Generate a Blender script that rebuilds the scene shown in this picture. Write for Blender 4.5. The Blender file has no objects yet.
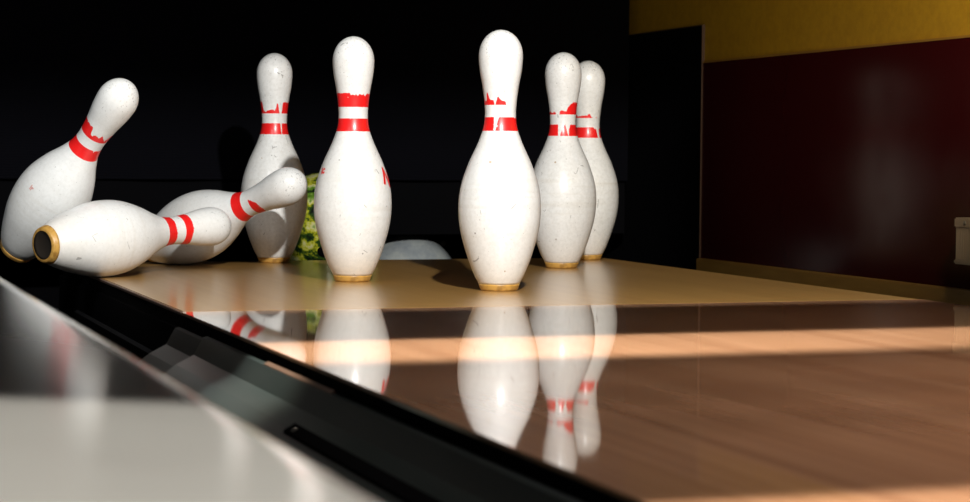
import bpy, bmesh, math, random
from mathutils import Vector, Matrix, noise

C = bpy.context.scene.collection
random.seed(7)
PI = math.pi

# ------------------------------------------------------------------ helpers
def link(name, me, mats=(), parent=None):
    o = bpy.data.objects.new(name, me)
    C.objects.link(o)
    for m in mats:
        me.materials.append(m)
    if parent:
        o.parent = parent
    return o

def smooth(me, on=True):
    for p in me.polygons:
        p.use_smooth = on

def box_bm(bm, x0, x1, y0, y1, z0, z1, bevel=0.0):
    r = bmesh.ops.create_cube(bm, size=1.0)
    for v in r['verts']:
        v.co = Vector((x0 + (v.co.x + .5) * (x1 - x0), y0 + (v.co.y + .5) * (y1 - y0), z0 + (v.co.z + .5) * (z1 - z0)))
    if bevel:
        es = list({e for v in r['verts'] for e in v.link_edges})
        bmesh.ops.bevel(bm, geom=es, offset=bevel, segments=2, affect='EDGES')

def box(name, x0, x1, y0, y1, z0, z1, mat, bevel=0.0, parent=None):
    bm = bmesh.new()
    box_bm(bm, x0, x1, y0, y1, z0, z1, bevel)
    me = bpy.data.meshes.new(name); bm.to_mesh(me); bm.free()
    return link(name, me, [mat], parent)

def lathe_mesh(name, prof, seg=96):
    """prof: list of (radius, z); ends with radius 0 are closed"""
    bm = bmesh.new()
    rings = []
    for r, z in prof:
        if r < 1e-6:
            rings.append([bm.verts.new((0, 0, z))])
        else:
            rings.append([bm.verts.new((r * math.cos(2 * PI * k / seg), r * math.sin(2 * PI * k / seg), z)) for k in range(seg)])
    for a, b in zip(rings, rings[1:]):
        if len(a) == 1 and len(b) == 1:
            continue
        for k in range(seg):
            k2 = (k + 1) % seg
            if len(a) == 1:
                bm.faces.new((a[0], b[k2], b[k]))
            elif len(b) == 1:
                bm.faces.new((a[k], a[k2], b[0]))
            else:
                bm.faces.new((a[k], a[k2], b[k2], b[k]))
    bmesh.ops.recalc_face_normals(bm, faces=bm.faces)
    me = bpy.data.meshes.new(name); bm.to_mesh(me); bm.free()
    smooth(me)
    return me

def extrude_profile(name, pts, y0, y1, mat, parent=None, closed=True, sm=False, ny=1):
    """closed section polygon (x,z) swept along the lane axis"""
    bm = bmesh.new()
    rows = []
    for i in range(ny + 1):
        y = y0 + (y1 - y0) * i / ny
        rows.append([bm.verts.new((x, y, z)) for x, z in pts])
    n = len(pts)
    for a, b in zip(rows, rows[1:]):
        for k in range(n if closed else n - 1):
            k2 = (k + 1) % n
            bm.faces.new((a[k], a[k2], b[k2], b[k]))
    if closed:
        bm.faces.new(rows[0]); bm.faces.new(list(reversed(rows[-1])))
    bmesh.ops.recalc_face_normals(bm, faces=bm.faces)
    me = bpy.data.meshes.new(name); bm.to_mesh(me); bm.free()
    if sm: smooth(me)
    return link(name, me, [mat], parent)

def tag(o, label=None, cat=None, group=None, kind=None):
    if label: o['label'] = label
    if cat: o['category'] = cat
    if group: o['group'] = group
    if kind: o['kind'] = kind
    return o

def empty(name, loc):
    o = bpy.data.objects.new(name, None); C.objects.link(o)
    o.location = loc; o.empty_display_size = .05
    return o

# ---------------------------------------------------------------- materials
def mat(name, color=(.5, .5, .5), rough=.5, metal=0, coat=0, coat_rough=.05, spec=.5, ior=1.5):
    m = bpy.data.materials.new(name); m.use_nodes = True
    b = m.node_tree.nodes['Principled BSDF']
    b.inputs['Base Color'].default_value = (*color, 1)
    b.inputs['Roughness'].default_value = rough
    b.inputs['Metallic'].default_value = metal
    b.inputs['Coat Weight'].default_value = coat
    b.inputs['Coat Roughness'].default_value = coat_rough
    b.inputs['Specular IOR Level'].default_value = spec
    b.inputs['IOR'].default_value = ior
    return m

class N:
    """small node-graph writer"""
    def __init__(s, m):
        s.t = m.node_tree; s.n = s.t.nodes; s.b = s.n['Principled BSDF']
    def new(s, typ, **kw):
        nd = s.n.new(typ)
        for k, v in kw.items(): setattr(nd, k, v)
        return nd
    def put(s, sock, v):
        if isinstance(v, bpy.types.NodeSocket): s.t.links.new(v, sock)
        else: sock.default_value = v
    def math(s, op, a, b=0.0, c=None):
        nd = s.new('ShaderNodeMath', operation=op)
        s.put(nd.inputs[0], a); s.put(nd.inputs[1], b)
        if c is not None: s.put(nd.inputs[2], c)
        return nd.outputs[0]
    def coord(s, kind='Object'):
        return s.new('ShaderNodeTexCoord').outputs[kind]
    def mapping(s, v, scale=(1, 1, 1), loc=(0, 0, 0), rot=(0, 0, 0)):
        nd = s.new('ShaderNodeMapping')
        s.put(nd.inputs['Vector'], v)
        nd.inputs['Scale'].default_value = scale; nd.inputs['Location'].default_value = loc; nd.inputs['Rotation'].default_value = rot
        return nd.outputs[0]
    def noise(s, v, scale, detail=3, rough=.5):
        nd = s.new('ShaderNodeTexNoise'); s.put(nd.inputs['Vector'], v)
        nd.inputs['Scale'].default_value = scale; nd.inputs['Detail'].default_value = detail; nd.inputs['Roughness'].default_value = rough
        return nd.outputs['Fac']
    def ramp(s, f, stops, interp='LINEAR'):
        nd = s.new('ShaderNodeValToRGB'); s.put(nd.inputs[0], f)
        cr = nd.color_ramp; cr.interpolation = interp
        while len(cr.elements) > 1: cr.elements.remove(cr.elements[-1])
        for i, (p, c) in enumerate(stops):
            e = cr.elements[0] if i == 0 else cr.elements.new(p)
            e.position = p
            e.color = (*c, 1) if isinstance(c, tuple) else (c, c, c, 1)
        return nd.outputs[0]
    def mix(s, f, a, b):
        nd = s.new('ShaderNodeMix', data_type='RGBA')
        s.put(nd.inputs[0], f)
        for i, v in ((6, a), (7, b)):
            s.put(nd.inputs[i], (*v, 1) if isinstance(v, tuple) else v)
        return nd.outputs[2]
    def sep(s, v):
        nd = s.new('ShaderNodeSeparateXYZ'); s.put(nd.inputs[0], v); return nd.outputs
    def bump(s, h, strength=.2, dist=.001):
        nd = s.new('ShaderNodeBump'); s.put(nd.inputs['Height'], h)
        nd.inputs['Strength'].default_value = strength; nd.inputs['Distance'].default_value = dist
        s.t.links.new(nd.outputs[0], s.b.inputs['Normal'])

RED = (.78, .012, .012)

def pin_material(name, upper, lower, seed=0.0, dots=(), ochre=0.0, upper_zmax=.293, scuff=1.0, tint=(.77, .775, .76)):
    """upper / lower: stops (degrees to the right of the pin's front, coverage 0..1) of the worn red neck bands"""
    m = mat(name, tint, .38, coat=.35, coat_rough=.2)
    g = N(m)
    co = g.coord()
    x, y, z = g.sep(co)
    ang = g.math('ARCTAN2', x, g.math('MULTIPLY', y, -1.0))          # 0 = front (-Y), + = right (+X)
    fac = g.math('ADD', g.math('DIVIDE', ang, 2 * PI), .5)
    sv = g.mapping(co, loc=(seed, seed * .7, -seed))
    fine = g.noise(sv, 260, 4, .6)
    mid = g.noise(sv, 60, 4, .6)
    def band(stops, z0, z1):
        hgt = g.ramp(fac, [(.5 + d / 360.0, float(c)) for d, c in stops])
        edge = g.math('MULTIPLY', g.math('SUBTRACT', fine, .5), .35)
        top = g.math('ADD', z0, g.math('MULTIPLY', g.math('ADD', hgt, edge), z1 - z0))
        solid = g.math('GREATER_THAN', hgt, .985)                     # full coverage keeps a crisp edge
        top = g.math('ADD', g.math('MULTIPLY', solid, z1), g.math('MULTIPLY', g.math('SUBTRACT', 1.0, solid), g.math('MINIMUM', top, z1)))
        low = g.math('GREATER_THAN', z, z0)
        hi = g.math('LESS_THAN', z, top)
        on = g.math('GREATER_THAN', hgt, .02)
        k = g.math('MULTIPLY', g.math('MULTIPLY', low, hi), on)
        return k
    bl = band(lower, .2333, .2533)
    bu = band(upper, .2710, upper_zmax)
    red = g.math('MAXIMUM', bl, bu)
    # tiny flecks missing from the print
    red = g.math('MULTIPLY', red, g.math('LESS_THAN', mid, .70))
    # general dirt
    soil = g.ramp(g.noise(sv, 9, 5, .65), [(.42, 0.0), (.75, .16 * scuff)])
    body = g.mix(soil, tint, (.55, .48, .36))
    ring = g.noise(g.mapping(co, scale=(1, 1, 16), loc=(seed, 0, 0)), 7, 3)
    belt = g.math('MULTIPLY', g.ramp(z, [(.06, 0.0), (.10, 1.0), (.15, 1.0), (.18, 0.0)]), g.ramp(ring, [(.5, 0.0), (.75, .28 * scuff)]))
    body = g.mix(belt, body, (.55, .50, .40))
    lowt = g.ramp(z, [(.012, .5), (.06, 0.0)])
    body = g.mix(g.math('MULTIPLY', lowt, ochre), body, (.62, .42, .20))
    # dark specks and scratches, denser on the crown
    mott = g.ramp(g.noise(sv, 170, 4, .7), [(.40, 0.0), (.72, .30 * scuff)])
    body = g.mix(mott, body, (.46, .45, .41))
    spk = g.noise(sv, 360, 2, .5)
    dens = g.ramp(z, [(.0, .0), (.31, .01), (.35, .55), (.381, 1.0)])
    thr = g.math('SUBTRACT', .735, g.math('MULTIPLY', dens, .100))
    specks = g.math('GREATER_THAN', spk, thr)
    scr = g.new('ShaderNodeTexVoronoi', feature='DISTANCE_TO_EDGE')
    g.put(scr.inputs['Vector'], g.mapping(co, scale=(1, 1, .55), loc=(seed * 3, 1, 0), rot=(.4, .3, 0))); scr.inputs['Scale'].default_value = 34
    lines = g.math('MULTIPLY', g.math('LESS_THAN', scr.outputs['Distance'], .010), g.math('GREATER_THAN', g.noise(sv, 45, 2), .66))
    dark = g.math('MULTIPLY', g.math('MAXIMUM', specks, lines), .62 * scuff)
    body = g.mix(dark, body, (.10, .09, .08))
    col = g.mix(red, body, RED)
    for (px, py, pz, r, c) in dots:
        v = g.new('ShaderNodeVectorMath', operation='DISTANCE')
        g.put(v.inputs[0], co); v.inputs[1].default_value = (px, py, pz)
        d = v.outputs['Value']
        col = g.mix(g.math('MULTIPLY', g.math('LESS_THAN', d, r), .75), col, c)
    g.t.links.new(col, g.b.inputs['Base Color'])
    g.bump(g.noise(sv, 30, 3), .06, .002)
    return m

M = {}
M['ring'] = mat('ochre nylon', (.62, .38, .09), .4)
g = N(M['ring']); g.t.links.new(g.mix(g.ramp(g.noise(g.coord(), 120, 4), [(.45, 0.0), (.7, .7)]), (.52, .29, .065), (.22, .10, .02)), g.b.inputs['Base Color'])
M['plug'] = mat('black plug', (.015, .010, .006), .6)
M['red_print'] = mat('red print', RED, .35)
M['faded_print'] = mat('faded print', (.62, .30, .27), .45)

# polished lane boards
def board_mat(name, c1, c2, c3, w, seed):
    m = mat(name, c1, .5, spec=.25)
    g = N(m); co = g.coord()
    x, y, z = g.sep(co)
    cell = g.math('FLOOR', g.math('DIVIDE', x, w))
    wn = g.new('ShaderNodeTexWhiteNoise', noise_dimensions='1D'); g.put(wn.inputs['W'], g.math('ADD', cell, seed))
    grain = g.noise(g.mapping(co, scale=(22, .28, 1)), 3.5, 4, .55)
    tone = g.mix(wn.outputs['Value'], c1, c2)
    tone = g.mix(g.ramp(grain, [(.40, 0.0), (.68, .75)]), tone, c3)
    g.t.links.new(tone, g.b.inputs['Base Color'])
    return m, g

M['lane'], g = board_mat('polished maple lane boards', (.42, .215, .110), (.35, .17, .085), (.54, .30, .165), .0269, 3)
g.b.inputs['Coat Weight'].default_value = 1.0; g.b.inputs['Coat Roughness'].default_value = .035; g.b.inputs['Coat IOR'].default_value = 1.62
M['deck'], g = board_mat('tan pin deck', (.36, .195, .055), (.33, .175, .048), (.40, .225, .065), .027, 9)
g.b.inputs['Roughness'].default_value = .33; g.b.inputs['Specular IOR Level'].default_value = .6
g.b.inputs['Coat Weight'].default_value = .6; g.b.inputs['Coat Roughness'].default_value = .16
g.bump(g.noise(g.coord(), 300, 3), .05, .0006)

M['black'] = mat('black lacquer', (.008, .008, .009), .35)
M['matte_black'] = mat('matte black rubber', (.002, .002, .0025), .9, spec=.04)
M['gutter'] = mat('dark green grey gutter plastic', (.035, .045, .043), .33)
g = N(M['gutter']); g.t.links.new(g.mix(g.ramp(g.noise(g.mapping(g.coord(), scale=(6, 1, 6)), 9, 4), [(.4, 0.0), (.75, .6)]), (.022, .030, .028), (.036, .042, .040)), g.b.inputs['Base Color'])
M['gutter_end'] = mat('black gutter shell', (.008, .009, .009), .45, spec=.3)
M['lip'] = mat('brown lip', (.10, .06, .04), .4)
M['divider'] = mat('glossy off white capping', (.34, .335, .315), .35, coat=1, coat_rough=.11)
g = N(M['divider']); g.t.links.new(g.mix(g.ramp(g.noise(g.coord(), 14, 5), [(.45, 0.0), (.75, .35)]), (.34, .335, .315), (.27, .26, .245)), g.b.inputs['Base Color'])
M['yellow'] = mat('mustard wall paint', (.50, .31, .045), .55)
g = N(M['yellow']); g.t.links.new(g.mix(g.ramp(g.noise(g.coord(), 45, 6, .7), [(.4, 0.0), (.7, .55)]), (.60, .36, .020), (.42, .24, .012)), g.b.inputs['Base Color'])
M['maroon'] = mat('maroon laminate', (.050, .0045, .006), .16)
g = N(M['maroon']); g.b.inputs['Specular IOR Level'].default_value = .18
g.b.inputs['Specular Tint'].default_value = (1, .62, .45, 1)
g.t.links.new(g.ramp(g.noise(g.coord(), 7, 6, .7), [(.35, .16), (.75, .28)]), g.b.inputs['Roughness'])
M['tan_trim'] = mat('tan wood trim', (.34, .20, .05), .5)
g = N(M['tan_trim']); g.t.links.new(g.mix(g.noise(g.mapping(g.coord(), scale=(8, 1, 8)), 12, 4), (.50, .29, .06), (.32, .17, .03)), g.b.inputs['Base Color'])
M['edge_brown'] = mat('brown edging', (.09, .05, .035), .5)
M['steel'] = mat('brushed steel', (.45, .43, .38), .35, metal=.8)
M['ribbed'] = mat('worn ribbed plastic', (.50, .40, .29), .5)
M['curtain'] = mat('dark woven pit curtain', (.003, .003, .004), .95, spec=.03)
g = N(M['curtain'])
wv = g.new('ShaderNodeTexWave', wave_type='BANDS', bands_direction='Z'); g.put(wv.inputs['Vector'], g.coord()); wv.inputs['Scale'].default_value = 60; wv.inputs['Distortion'].default_value = 3
g.t.links.new(g.mix(wv.outputs['Fac'], (.0018, .0018, .0028), (.0035, .0035, .005)), g.b.inputs['Base Color'])
M['pit'] = mat('black pit carpet', (.003, .003, .003), .95, spec=.03)
M['blocker'] = mat('black baffle board', (.012, .012, .012), .7)

# --------------------------------------------------------------- pin shape
IN = .0254
PROFILE = [(0.0, 1.055), (.12, 1.115), (.42, 1.205), (.75, 1.385), (1.4, 1.66), (2.25, 1.953), (3.375, 2.255), (4.5, 2.383), (5.875, 2.2815), (7.25, 1.8515),
           (8.625, 1.236), (9.375, .9825), (10.0, .8985), (10.875, .935), (11.75, 1.047), (12.625, 1.203), (13.5, 1.2735)]
def hermite(pts, zz):
    zs = [p[0] for p in pts]; rs = [p[1] for p in pts]; n = len(pts)
    def slope(i):
        if i == 0: return (rs[1] - rs[0]) / (zs[1] - zs[0])
        if i == n - 1: return 0.0
        a = (rs[i] - rs[i - 1]) / (zs[i] - zs[i - 1]); b = (rs[i + 1] - rs[i]) / (zs[i + 1] - zs[i])
        h0 = zs[i] - zs[i - 1]; h1 = zs[i + 1] - zs[i]
        return (a * h1 + b * h0) / (h0 + h1)
    for i in range(n - 1):
        if zz <= zs[i + 1]:
            h = zs[i + 1] - zs[i]; t = (zz - zs[i]) / h
            return ((2*t**3 - 3*t**2 + 1) * rs[i] + (t**3 - 2*t**2 + t) * h * slope(i) + (-2*t**3 + 3*t**2) * rs[i+1] + (t**3 - t**2) * h * slope(i+1))
    return rs[-1]
def pin_r(z):                                            # metres in, metres out
    q = z / IN
    if q <= 13.5: return hermite(PROFILE, q) * IN
    R = 1.2735; d = (q - 13.5) / 1.5
    return R * math.sqrt(max(0, 1 - d * d)) * IN
RING_H = .0098
body_prof = [(0, RING_H), (.020, RING_H)]
k = 0
zz = RING_H
while zz < 13.5 * IN:
    body_prof.append((pin_r(zz), zz)); zz += .0035
for i in range(0, 19):
    a = i / 18 * PI / 2
    body_prof.append((1.2735 * IN * math.cos(a) if i < 18 else 0, 13.5 * IN + 1.5 * IN * math.sin(a)))
pin_body_mesh = lathe_mesh('pin body', body_prof)
ring_mesh = lathe_mesh('pin base ring', [(.0225, .0), (pin_r(0) - .001, .0), (pin_r(.0012), .0012), (pin_r(.003), .003), (pin_r(.007), .007), (pin_r(RING_H) + .0004, RING_H - .0003), (pin_r(RING_H) - .001, RING_H), (.0225, RING_H)])
plug_mesh = lathe_mesh('pin base plug', [(0, .0025), (.019, .0025), (.0225, .0006), (.0225, .008), (0, .008)])

def text_on_pin(txt, deg, zc, size, m, parent, slant=0.0, name='printed_lettering'):
    cu = bpy.data.curves.new('lettering', 'FONT'); cu.body = txt; cu.size = size; cu.align_x = 'CENTER'; cu.align_y = 'CENTER'
    cu.offset = size * .035
    cu.resolution_u = 4
    to = bpy.data.objects.new('lettering', cu); C.objects.link(to)
    dg = bpy.context.evaluated_depsgraph_get()
    me = bpy.data.meshes.new_from_object(to.evaluated_get(dg))
    bpy.data.objects.remove(to)
    bm = bmesh.new(); bm.from_mesh(me)
    bmesh.ops.triangulate(bm, faces=bm.faces)
    bmesh.ops.subdivide_edges(bm, edges=[e for e in bm.edges if e.calc_length() > size * .12], cuts=2)
    a0 = math.radians(deg)
    R0 = pin_r(zc)
    cs, sn = math.cos(slant), math.sin(slant)
    for v in bm.verts:
        tx = v.co.x * cs - v.co.y * sn; ty = v.co.x * sn + v.co.y * cs
        z = zc + ty; a = a0 + tx / R0; r = pin_r(z) + .0004
        v.co = Vector((r * math.sin(a), -r * math.cos(a), z))
    bm.to_mesh(me); bm.free()
    me.materials.clear()
    return link(name, me, [m], parent)

def make_pin(material, label, base, axis=None, spin=0.0):
    root = empty('bowling_pin', base)
    tag(root, label, 'bowling pin', 'bowling pins on and above the deck')
    b = bpy.data.objects.new('body', pin_body_mesh if False else pin_body_mesh.copy()); C.objects.link(b); b.parent = root
    b.data.materials.append(material)
    r = bpy.data.objects.new('base_ring', ring_mesh); C.objects.link(r); r.parent = root
    p = bpy.data.objects.new('base_plug', plug_mesh); C.objects.link(p); p.parent = root
    if axis is None:
        R = Matrix.Identity(3)
        f = Vector((base[0], base[1], 0)).normalized()           # front of the pin faces the bowler's side
        ang = math.atan2(-f.x, f.y)
        R = Matrix.Rotation(ang + math.radians(spin), 3, 'Z')
    else:
        zax = Vector(axis).normalized()
        yax = Vector((base[0], base[1], 0)).normalized()
        yax = (yax - zax * yax.dot(zax)).normalized()
        xax = yax.cross(zax)
        R = Matrix((xax, yax, zax)).transposed() @ Matrix.Rotation(math.radians(spin), 3, 'Z')
    root.rotation_euler = R.to_euler()
    return root
ring_mesh.materials.append(M['ring']); plug_mesh.materials.append(M['plug'])

FULL = [(-180, 1), (180, 1)]
TAN = (.35, .22, .10)
def dot(deg, z, r=.0016, c=TAN):
    a = math.radians(deg); R = pin_r(z)
    return (R * math.sin(a), -R * math.cos(a), z, r, c)

mA = pin_material('pin paint A',
    [(-180, .9), (-100, .9), (-92, .8), (-72, .3), (-58, .28), (-54, .75), (-48, .8), (-42, .38), (-26, .35), (-23, .12), (-21, 0), (-18, 0), (-15, .25), (-10, .5), (-5, .5), (0, .4), (8, .28), (18, .2), (22, 0), (110, 0), (150, .8), (180, .9)],
    [(-180, 1), (-24, 1), (-22, 0), (-16, 0), (-13, .35), (-9, .8), (-4, 1), (62, 1), (66, .9), (70, 1), (180, 1)], 1.3,
    dots=[dot(-18, .188, .0021), dot(-18, .188, .0012, (.6, .5, .4)), dot(-38, .085, .0014, (.15, .12, .1)), dot(12, .03, .0012)], ochre=.35)
mB = pin_material('pin paint B',
    [(-180, 1), (-12, .98), (-8, .82), (-2, .9), (4, .80), (10, .92), (17, .80), (24, .92), (31, .82), (38, .93), (46, .84), (55, .96), (70, .97), (180, 1)],
    [(-180, 1), (-14, 1), (-12, .9), (-10, 1), (180, 1)], 4.1,
    dots=[dot(-28, .189, .0013, (.3, .3, .28)), dot(60, .118, .0011, (.1, .1, .1)), dot(20, .045, .0012, (.1, .09, .08))], ochre=.9, upper_zmax=.2925)
mC = pin_material('pin paint C',
    [(-180, .95), (-70, .95), (-60, .9), (-54, .2), (-40, .14), (-20, .3), (-6, .3), (0, .2), (6, .35), (10, .8), (16, .75), (20, .2), (24, 0), (34, 0), (36, .9), (60, .95), (180, .95)],
    [(-180, 1), (28, 1), (30, 0), (33, 0), (35, 1), (180, 1)], 8.2, dots=[dot(-30, .19, .0012), dot(20, .1, .0012, (.1, .1, .1))], scuff=1.35, ochre=.3)
mD = pin_material('pin paint D',
    [(-180, .8), (-120, .8), (-90, .15), (-62, .22), (-50, .10), (-42, .22), (-34, .15), (-30, 0), (-16, 0), (-12, .25), (0, .3), (6, .25), (14, .28), (22, .6), (34, .85), (46, .98), (60, .98), (100, .8), (180, .8)],
    [(-180, 1), (-21, 1), (-19, 0), (-10, 0), (-8, .3), (8, 1), (11, 1), (20, .25), (22, 0), (25, 0), (27, .6), (36, 1), (180, 1)], 12.7,
    dots=[dot(-16, .187, .0019), dot(-12, .052, .0017, (.35, .3, .26)), dot(30, .11, .001, (.1, .1, .1))], scuff=1.25, ochre=.4)
mE = pin_material('pin paint E',
    [(-180, .6), (-90, .5), (-50, .12), (-10, .2), (8, .35), (18, .12), (22, 0), (40, 0), (42, .12), (46, 0), (90, 0), (180, .6)],
    [(-180, 1), (30, 1), (36, .8), (40, 1), (46, .7), (50, 0), (62, 0), (66, .8), (80, 1), (180, 1)], 15.1, scuff=1.35, ochre=.4)
mF = pin_material('pin paint F',
    [(-180, 1), (-60, 1), (-30, .95), (-18, .9), (-12, .35), (-4, .3), (6, .55), (20, .4), (30, .7), (50, .2), (70, .8), (180, 1)],
    [(-180, 1), (34, 1), (38, .8), (42, 1), (180, 1)], 19.4, scuff=.8)
mG = pin_material('pin paint G',
    [(-180, .75), (-60, .7), (0, .62), (60, .7), (180, .75)],
    [(-180, 1), (-30, .9), (-5, 1), (180, 1)], 23.6, scuff=.8, ochre=.3)
mH = pin_material('pin paint H',
    [(-180, 0), (-60, .0), (-20, 0), (-10, .35), (10, .8), (40, .9), (60, .8), (90, .5), (110, 0), (180, 0)],
    FULL, 27.3, scuff=.8)

make_pin(mA, 'front standing pin in centre with mostly rubbed off upper band and broken lower band', (.9853, 2.8304, 0))
pB = make_pin(mB, 'standing pin left of centre with two full bright red bands', (.8317, 3.0860, 0))
text_on_pin('ic', -63, .1725, .016, M['red_print'], pB, .2)
text_on_pin('N', 72, .161, .036, M['red_print'], pB, -.25)
make_pin(mC, 'scuffed back pin at left standing behind the tumbling pin, ragged thin upper band', (.8369, 3.6554, 0))
make_pin(mD, 'scuffed standing pin just right of the front pin with lower band chipped into blocks', (1.2959, 3.3862, 0))
make_pin(mE, 'rightmost back pin half hidden behind the scuffed pin, at the deck corner', (1.4506, 3.6569, 0))
pF = make_pin(mF, 'leaning airborne pin at far left tipping over the gutter, head up and right', (.352, 3.446, .0328), (.405, -.563, .720), spin=0)
t = text_on_pin('ir', -38, .150, .012, M['faded_print'], pF, .1)
make_pin(mG, 'pin lying at left with black hollow base and ochre rim facing forward', (.3682, 3.1987, .0542), (.860, .5063, .0634), spin=30)
make_pin(mH, 'tumbling pin with head raised forward, between the lying pin and the left back pin', (.6114, 3.659, .0285), (.5461, -.769, .3322), spin=0)

# ------------------------------------------------------------ lane and deck
NL, NR = .4595, 1.508
JOINT, TAIL = 2.523, 3.712
FRONT = -.6
lane = empty('bowling_lane', ((NL + NR) / 2, 0, 0))
tag(lane, 'glossy brown bowling lane of long narrow boards leading to the pins', 'bowling lane')
def rel(o, par):
    o.parent = par; o.matrix_parent_inverse = Matrix.Translation(-Vector(par.location)); return o
rel(box('boards', NL, NR, FRONT, JOINT - .0006, -.004, 0, M['lane'], .0006), lane)
rel(box('side_edge', NL + .001, NR - .001, FRONT, JOINT - .0006, -.09, -.0042, M['matte_black']), lane)  # black side paints in the shadow below the lane edge
deck = empty('pin_deck', ((NL + NR) / 2, (JOINT + TAIL) / 2, 0))
tag(deck, 'satin tan pin deck under the standing pins', 'pin deck')
rel(box('deck_top', NL + .004, NR - .004, JOINT + .0006, TAIL, -.004, 0, M['deck'], .0008), deck)
rel(box('side_edge', NL + .004, NR - .004, JOINT + .0006, TAIL, -.19, -.0042, M['matte_black']), deck)
rel(box('edge_strip', NL, NL + .0038, JOINT + .0006, TAIL, -.0045, -.0008, M['edge_brown'], .0005), deck)
rel(box('edge_strip', NR - .0038, NR, JOINT + .0006, TAIL, -.0045, -.0008, M['edge_brown'], .0005), deck)

# ------------------------------------------------------------------ gutters
def gutter_section(off=0.0, mirror=False, n0=NL):
    top = [(.457, -.0145), (.452, -.016), (.4475, -.024), (.441, -.036), (.4205, -.0465), (.408, -.056), (.385, -.066), (.35, -.074), (.31, -.076), (.27, -.068), (.230, -.052), (.212, -.03), (.204, -.004), (.201, .03)]
    t = .003
    bot = [(x, z - t) if i < 10 else (x - t, z - t) for i, (x, z) in enumerate(top)]
    pts = [(x, z - off) for x, z in top] + [(x, z - off) for x, z in reversed(bot)]
    if mirror:
        pts = pts[:11] + pts[-11:]
        pts = [(NL + NR - x, z) for x, z in pts]
    return pts
gl = empty('gutter', (.34, 1.5, -.07))
tag(gl, 'dark grey green gutter channel along the left edge of the lane', 'gutter')
rel(extrude_profile('channel', gutter_section(), FRONT, 2.34, M['gutter']), gl)
rel(extrude_profile('channel_end', gutter_section(.004), 2.335, 2.522, M['gutter_end']), gl)
s = rel(extrude_profile('slot', [(.4245, -.0425), (.4145, -.0485), (.4140, -.0525), (.4240, -.0455)], FRONT, 1.77, M['matte_black']), gl)
rel(extrude_profile('inner_lip', [(.4565, -.0125), (.4525, -.0150), (.4520, -.0165), (.4565, -.0145)], 1.75, 2.02, M['lip']), gl)  # brown stretch stands in for light caught along the gutter lip
scr = lathe_mesh('screw head', [(0, .0015), (.0022, .0012), (.003, 0), (0, 0)], 20)
so = link('screw', scr, [M['steel']]); so.location = (.4185, 1.745, -.0455); so.rotation_euler = (0, math.radians(-28), 0); rel(so, gl)
# deep flat pit gutter beside the pin deck
pg = empty('pit_gutter', (.34, 3.1, -.09))
tag(pg, 'deep black flat gutter beside the pin deck under the leaning pin', 'gutter')
rel(extrude_profile('channel', [(.458, -.022), (.455, -.088), (.206, -.088), (.204, .0), (.200, .0), (.200, -.094), (.462, -.094), (.462, -.022)], 2.524, TAIL, M['matte_black']), pg)
rel(extrude_profile('inner_ledge', [(.4285, -.050), (.423, -.053), (.4235, -.0875), (.429, -.0875)], 2.526, 3.25, M['matte_black']), pg)
gr = extrude_profile('gutter', gutter_section(.012, True), FRONT, TAIL, M['gutter_end'])
tag(gr, 'black gutter sunk between the lane and the maroon wall at right', 'gutter')

# ------------------------------------------------------------ lane divider
def dz(n): return .0800 + .060 * (.19 - n)
sec = [(-.55, dz(-.55)), (.172, dz(.172)), (.182, dz(.182) - .0009), (.1895, dz(.1895) - .003), (.195, dz(.195) - .007), (.197, .062), (.197, -.19), (-.55, -.19)]
dv = extrude_profile('lane_divider', sec, FRONT, TAIL, M['divider'])
for p in dv.data.polygons: p.use_smooth = len(p.vertices) == 4
dv.data.set_sharp_from_angle(angle=math.radians(40))
tag(dv, 'glossy pale grey divider capping left of the gutter, nearest the bottom left', 'lane divider')

# ------------------------------------------------------------------- walls
WN = 1.765
w = box('wall_right', WN + .004, WN + .12, FRONT, 5.0, -.21, 2.2, M['yellow']); tag(w, kind='structure')
mp = empty('wall_panel', (WN, 1.6, -.01))
tag(mp, 'glossy maroon laminate panel along the right wall with a faint pin reflection', 'wall panel')
rel(box('panel_board', WN, WN + .004, FRONT, 3.816, -.008, .3895, M['maroon'], .0006), mp)
rel(box('top_edge', WN - .0006, WN + .004, FRONT, 3.816, .3896, .3938, M['tan_trim'], .0004), mp)
b = box('baseboard_right', WN - .010, WN + .004, FRONT, 3.816, -.19, -.0085, M['tan_trim'], .0015); tag(b, kind='structure')
kb = empty('kickback_panel', (WN, 4.05, -.1))
tag(kb, 'upright matte black panel on the right wall beyond the maroon one', 'panel')
rel(box('panel_board', WN - .002, WN + .004, 3.8185, 4.40, -.19, .466, M['matte_black'], .0006), kb)
rel(box('edge_strip', WN - .0030, WN + .0038, 3.8162, 3.8183, -.19, .4665, M['edge_brown']), kb)  # brown strip stands in for light caught on the panel's edge
rel(box('edge_strip', WN - .0030, WN + .0038, 3.8162, 4.40, .4662, .4680, M['edge_brown']), kb)

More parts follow.
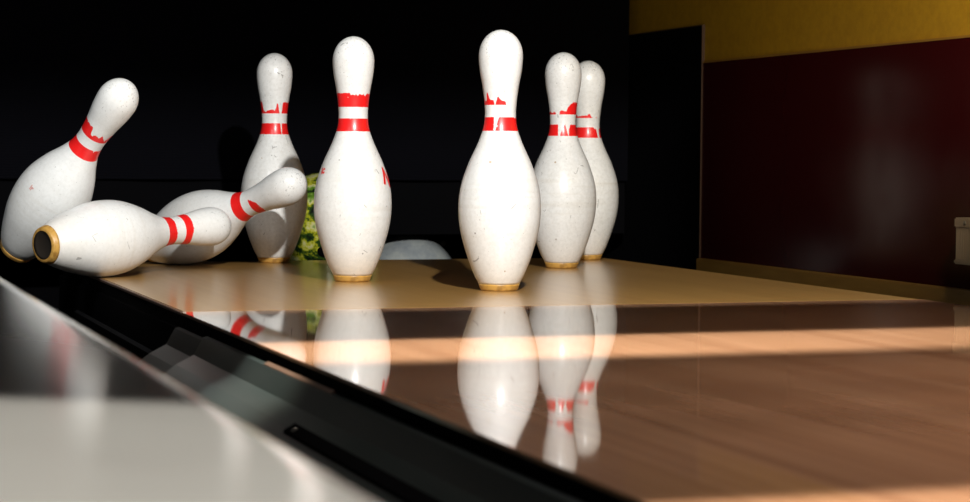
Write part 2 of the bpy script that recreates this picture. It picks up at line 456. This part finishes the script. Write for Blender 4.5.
# ribbed bracket at the right
rb = empty('ribbed_bracket', (WN, 2.75, .07))
tag(rb, 'small worn ribbed bracket mounted on the maroon panel at the right edge', 'bracket')
pts = []
y0, y1 = 2.705, 2.806
xf = WN - .030
n = 14
pts.append((WN, y1 - .004)); pts.append((xf + .006, y1)); pts.append((xf + .001, y1 - .003))
for i in range(n * 4 + 1):
    y = y1 - .006 - i * (y1 - y0 - .012) / (n * 4)
    pts.append((xf + (.0022 if i % 4 in (1, 2) else 0), y))
pts.append((xf + .006, y0)); pts.append((WN, y0 + .004))
def prism_z(name, pts, z0, z1, m):
    bm = bmesh.new()
    a = [bm.verts.new((x, y, z0)) for x, y in pts]; c = [bm.verts.new((x, y, z1)) for x, y in pts]
    for i in range(len(pts)):
        j = (i + 1) % len(pts); bm.faces.new((a[i], a[j], c[j], c[i]))
    bm.faces.new(a); bm.faces.new(list(reversed(c)))
    bmesh.ops.recalc_face_normals(bm, faces=bm.faces)
    me = bpy.data.meshes.new(name); bm.to_mesh(me); bm.free()
    return link(name, me, [m])
rel(prism_z('ribbed_face', pts, .041, .090, M['ribbed']), rb)
rel(box('top_plate', xf - .001, WN, y0, y1 + .0005, .0902, .106, M['ribbed'], .002), rb)
rel(box('bottom_plate', xf - .001, WN, y0, y1 + .0005, .033, .0408, M['ribbed'], .002), rb)
sc = link('screw', lathe_mesh('bracket screw', [(0, .002), (.003, .0016), (.0042, 0), (0, 0)], 20), [M['steel']]); sc.rotation_euler = (0, -PI / 2, 0); sc.location = (xf - .0008, 2.775, .098); rel(sc, rb)

# --------------------------------------------------------- pit and its back
fl = box('floor', -1.2, WN + .12, FRONT, 5.0, -.215, -.19, M['pit']); tag(fl, kind='structure')
wb = box('wall_back', -1.2, WN + .004, 4.75, 4.85, -.19, 2.2, M['matte_black']); tag(wb, kind='structure')
cu = empty('pit_curtain', (.7, 4.12, 1.0))
tag(cu, 'dark hanging pit curtain filling the background behind the pins', 'curtain')
def drape(name, z0, z1, y, m, amp):
    bm = bmesh.new(); nx = 120; th = .006
    rows = []
    for s in (0, 1):
        for z in (z0, z1):
            rows.append([bm.verts.new((-1.1 + i * (WN - .03 + 1.1) / nx, y + s * th + amp * math.sin(i * .55) * (1 if z == z0 else .4), z)) for i in range(nx + 1)])
    a, b_, c, d = rows
    for i in range(nx):
        bm.faces.new((a[i], a[i+1], b_[i+1], b_[i])); bm.faces.new((c[i+1], c[i], d[i], d[i+1]))
        bm.faces.new((a[i+1], a[i], c[i], c[i+1])); bm.faces.new((b_[i], b_[i+1], d[i+1], d[i]))
    bm.faces.new((a[0], b_[0], d[0], c[0])); bm.faces.new((b_[-1], a[-1], c[-1], d[-1]))
    bmesh.ops.recalc_face_normals(bm, faces=bm.faces)
    me = bpy.data.meshes.new(name); bm.to_mesh(me); bm.free(); smooth(me, False)
    return link(name, me, [m])
rel(drape('curtain_cloth', .145, 1.7, 4.135, M['curtain'], .004), cu)
rel(drape('rubber_flap', .030, .150, 4.150, M['matte_black'], .001), cu)
kbd = empty('pit_cushion', (.7, 4.55, -.1))
tag(kbd, 'low black cushion board at the very back of the pit', 'cushion board')
rel(box('cushion', -1.0, WN - .03, 4.52, 4.60, -.19, .12, M['matte_black']), kbd)

bolt = link('bolt', lathe_mesh('bolt head', [(0, .003), (.004, .0026), (.0062, .001), (.0065, 0), (0, 0)], 24), [M['steel']])
bolt.rotation_euler = (PI / 2, 0, 0); bolt.location = (1.4359, 4.5198, -0.0062); rel(bolt, kbd)

# ------------------------------------------------------------ bowling balls
def ball_mat(name, kind):
    m = mat(name, (.3, .3, .3), .12, coat=.6, coat_rough=.05)
    g = N(m); co = g.coord()
    if kind == 'yellow':
        a = g.noise(g.mapping(co, loc=(3.3, 1, 2)), 14, 5, .65)
        col = g.ramp(a, [(.42, (.006, .009, .006)), (.49, (.03, .07, .01)), (.53, (.45, .45, .02)), (.57, (.60, .58, .28)), (.62, (.12, .25, .02)), (.67, (.01, .02, .008))])
    else:
        a = g.noise(co, 20, 5, .6)
        col = g.ramp(a, [(.35, (.22, .25, .28)), (.65, (.38, .41, .40))])
    g.t.links.new(col, g.b.inputs['Base Color'])
    return m
def ball(loc, m, label, rot=(0, 0, 0)):
    bm = bmesh.new(); bmesh.ops.create_uvsphere(bm, u_segments=64, v_segments=40, radius=.1085)
    me = bpy.data.meshes.new('ball'); bm.to_mesh(me); bm.free(); smooth(me)
    root = empty('bowling_ball', loc); root.rotation_euler = rot
    tag(root, label, 'bowling ball')
    s = link('shell', me, [m], root)
    for (dx, dy, r) in ((-.014, .012, .012), (.014, .012, .012), (0, -.03, .013)):
        v = Vector((dx, dy, 0)); z = math.sqrt(.1087 ** 2 - v.length_squared)
        h = link('finger_hole', lathe_mesh('hole', [(0, -.0004), (r * .9, -.0002), (r, -.0006), (0, -.003)], 28), [M['matte_black']], root)
        nrm = Vector((dx, dy, z)).normalized()
        h.location = nrm * .1090; h.rotation_euler = nrm.to_track_quat('Z', 'Y').to_euler()
    return root
ball((1.0148, 3.97, .0549), ball_mat('yellow green swirl', 'yellow'), 'yellow green and black swirled bowling ball dropping off the deck behind the pins', (2.2, .3, 0))
ball((1.267, 4.235, -.0815), ball_mat('pearl grey', 'grey'), 'grey bowling ball low in the pit, only its top cap showing', (1.9, 2.0, 0))

# ------------------------------------------------ added light baffles above the view
mask = empty('light_baffle', (.9, 1.45, .4))
tag(mask, 'black board added above the view, nearest the bowler, to block lamp light', 'light baffle')
rel(box('front_board', -1.1, WN, 1.45, 1.46, .40, .668, M['blocker']), mask)  # unseen board added to cut the pin lamp off the near lane
swp = empty('sweep_baffle', (.9, 1.78, .36))
tag(swp, 'black sweep blade with panels added above the view to shade lane, wall and curtain', 'sweep bar')
rel(box('blade', -1.1, WN, 1.78, 1.79, .375, .575, M['blocker']), swp)  # unseen board set to cast the dark band before the deck
sb = [(1.07, .5755), (1.022, .62), (.893, .79), (.893, 1.30), (WN, 1.30), (WN, .5755)]
rel(extrude_profile('side_blocker', sb, 1.78, 1.79, M['blocker']), swp)  # unseen panel added to keep the pin lamp off the right wall
rel(box('upper_blocker', -1.1, .8925, 1.78, 1.79, .885, 1.30, M['blocker']), swp)  # unseen panel added to keep the pin lamp off the upper curtain

# ------------------------------------------------------------------ lights
def area(name, loc, target, sx, sy, power, color, spread=180):
    l = bpy.data.lights.new(name, 'AREA'); l.shape = 'RECTANGLE'; l.size = sx; l.size_y = sy; l.energy = power; l.color = color; l.spread = math.radians(spread)
    o = bpy.data.objects.new(name, l); C.objects.link(o); o.location = loc
    d = Vector(target) - Vector(loc)
    o.rotation_euler = d.to_track_quat('-Z', 'Y').to_euler()
    return o
def spot(name, loc, target, power, color, size, blend, radius):
    l = bpy.data.lights.new(name, 'SPOT'); l.energy = power; l.color = color; l.spot_size = math.radians(size); l.spot_blend = blend; l.shadow_soft_size = radius
    o = bpy.data.objects.new(name, l); C.objects.link(o); o.location = loc
    o.rotation_euler = (Vector(target) - Vector(loc)).to_track_quat('-Z', 'Y').to_euler()
    return o
spot('pin_lamp', (.68, 1.25, 1.02), (.85, 3.0, .10), 250, (1, .985, .955), 80, .5, .02)
def down(name, x0, x1, y0, y1, z, power, color, spread):
    l = bpy.data.lights.new(name, 'AREA'); l.shape = 'RECTANGLE'; l.size = x1 - x0; l.size_y = y1 - y0; l.energy = power; l.color = color; l.spread = math.radians(spread)
    o = bpy.data.objects.new(name, l); C.objects.link(o); o.location = ((x0 + x1) / 2, (y0 + y1) / 2, z)
    return o
down('approach_lamp', .2, 1.70, -.5, 1.055, 1.2, 24, (1, .92, .82), 3)
down('approach_lamp', -1.0, .2, -.5, .93, 1.2, 16, (1, .95, .87), 3)
area('lane_fill', (1.25, 1.35, 2.0), (1.2, 1.35, 0), 1.0, .7, 6.5, (1, .86, .78), 55)
down('band_fill', .1, 1.70, 1.86, 2.08, .75, 2.4, (1, .90, .74), 9)  # extra light added to brighten the bright band across the lane
area('left_fill', (-.4, 1.9, 1.3), (.3, 3.4, .1), .5, .5, 1.1, (.93, .97, 1), 50)
spot('wall_lamp', (1.52, 2.15, .72), (1.77, 2.85, .50), 27.0, (1, .83, .55), 70, 1.0, .04)

wd = bpy.data.worlds.new('World'); bpy.context.scene.world = wd; wd.use_nodes = True
wd.node_tree.nodes['Background'].inputs[0].default_value = (.8, .9, 1, 1)
wd.node_tree.nodes['Background'].inputs[1].default_value = .012

# ------------------------------------------------------------------ camera
f, pitch, hh, yaw, roll = 2044.42536, .0460607732, .195611033, .327999709, .0078032603
cam = bpy.data.cameras.new('Camera'); co = bpy.data.objects.new('Camera', cam); C.objects.link(co)
cam.sensor_fit = 'HORIZONTAL'; cam.sensor_width = 36; cam.lens = 36 * f / 970; cam.clip_start = .02
sy, cy, sp, cp = math.sin(yaw), math.cos(yaw), math.sin(pitch), math.cos(pitch)
F = Vector((sy * cp, cy * cp, -sp)); R = Vector((cy, -sy, 0)); U = Vector((sy * sp, cy * sp, cp))
R2 = R * math.cos(roll) + U * math.sin(roll); U2 = U * math.cos(roll) - R * math.sin(roll)
co.matrix_world = Matrix.Translation((0, 0, hh)) @ Matrix((R2, U2, -F)).transposed().to_4x4()
cam.dof.use_dof = True; cam.dof.focus_distance = 3.15; cam.dof.aperture_fstop = 10.0
sc_ = bpy.context.scene
sc_.camera = co
sc_.view_settings.view_transform = 'Standard'; sc_.view_settings.look = 'None'
sc_.view_settings.exposure = 0.0; sc_.view_settings.gamma = 1
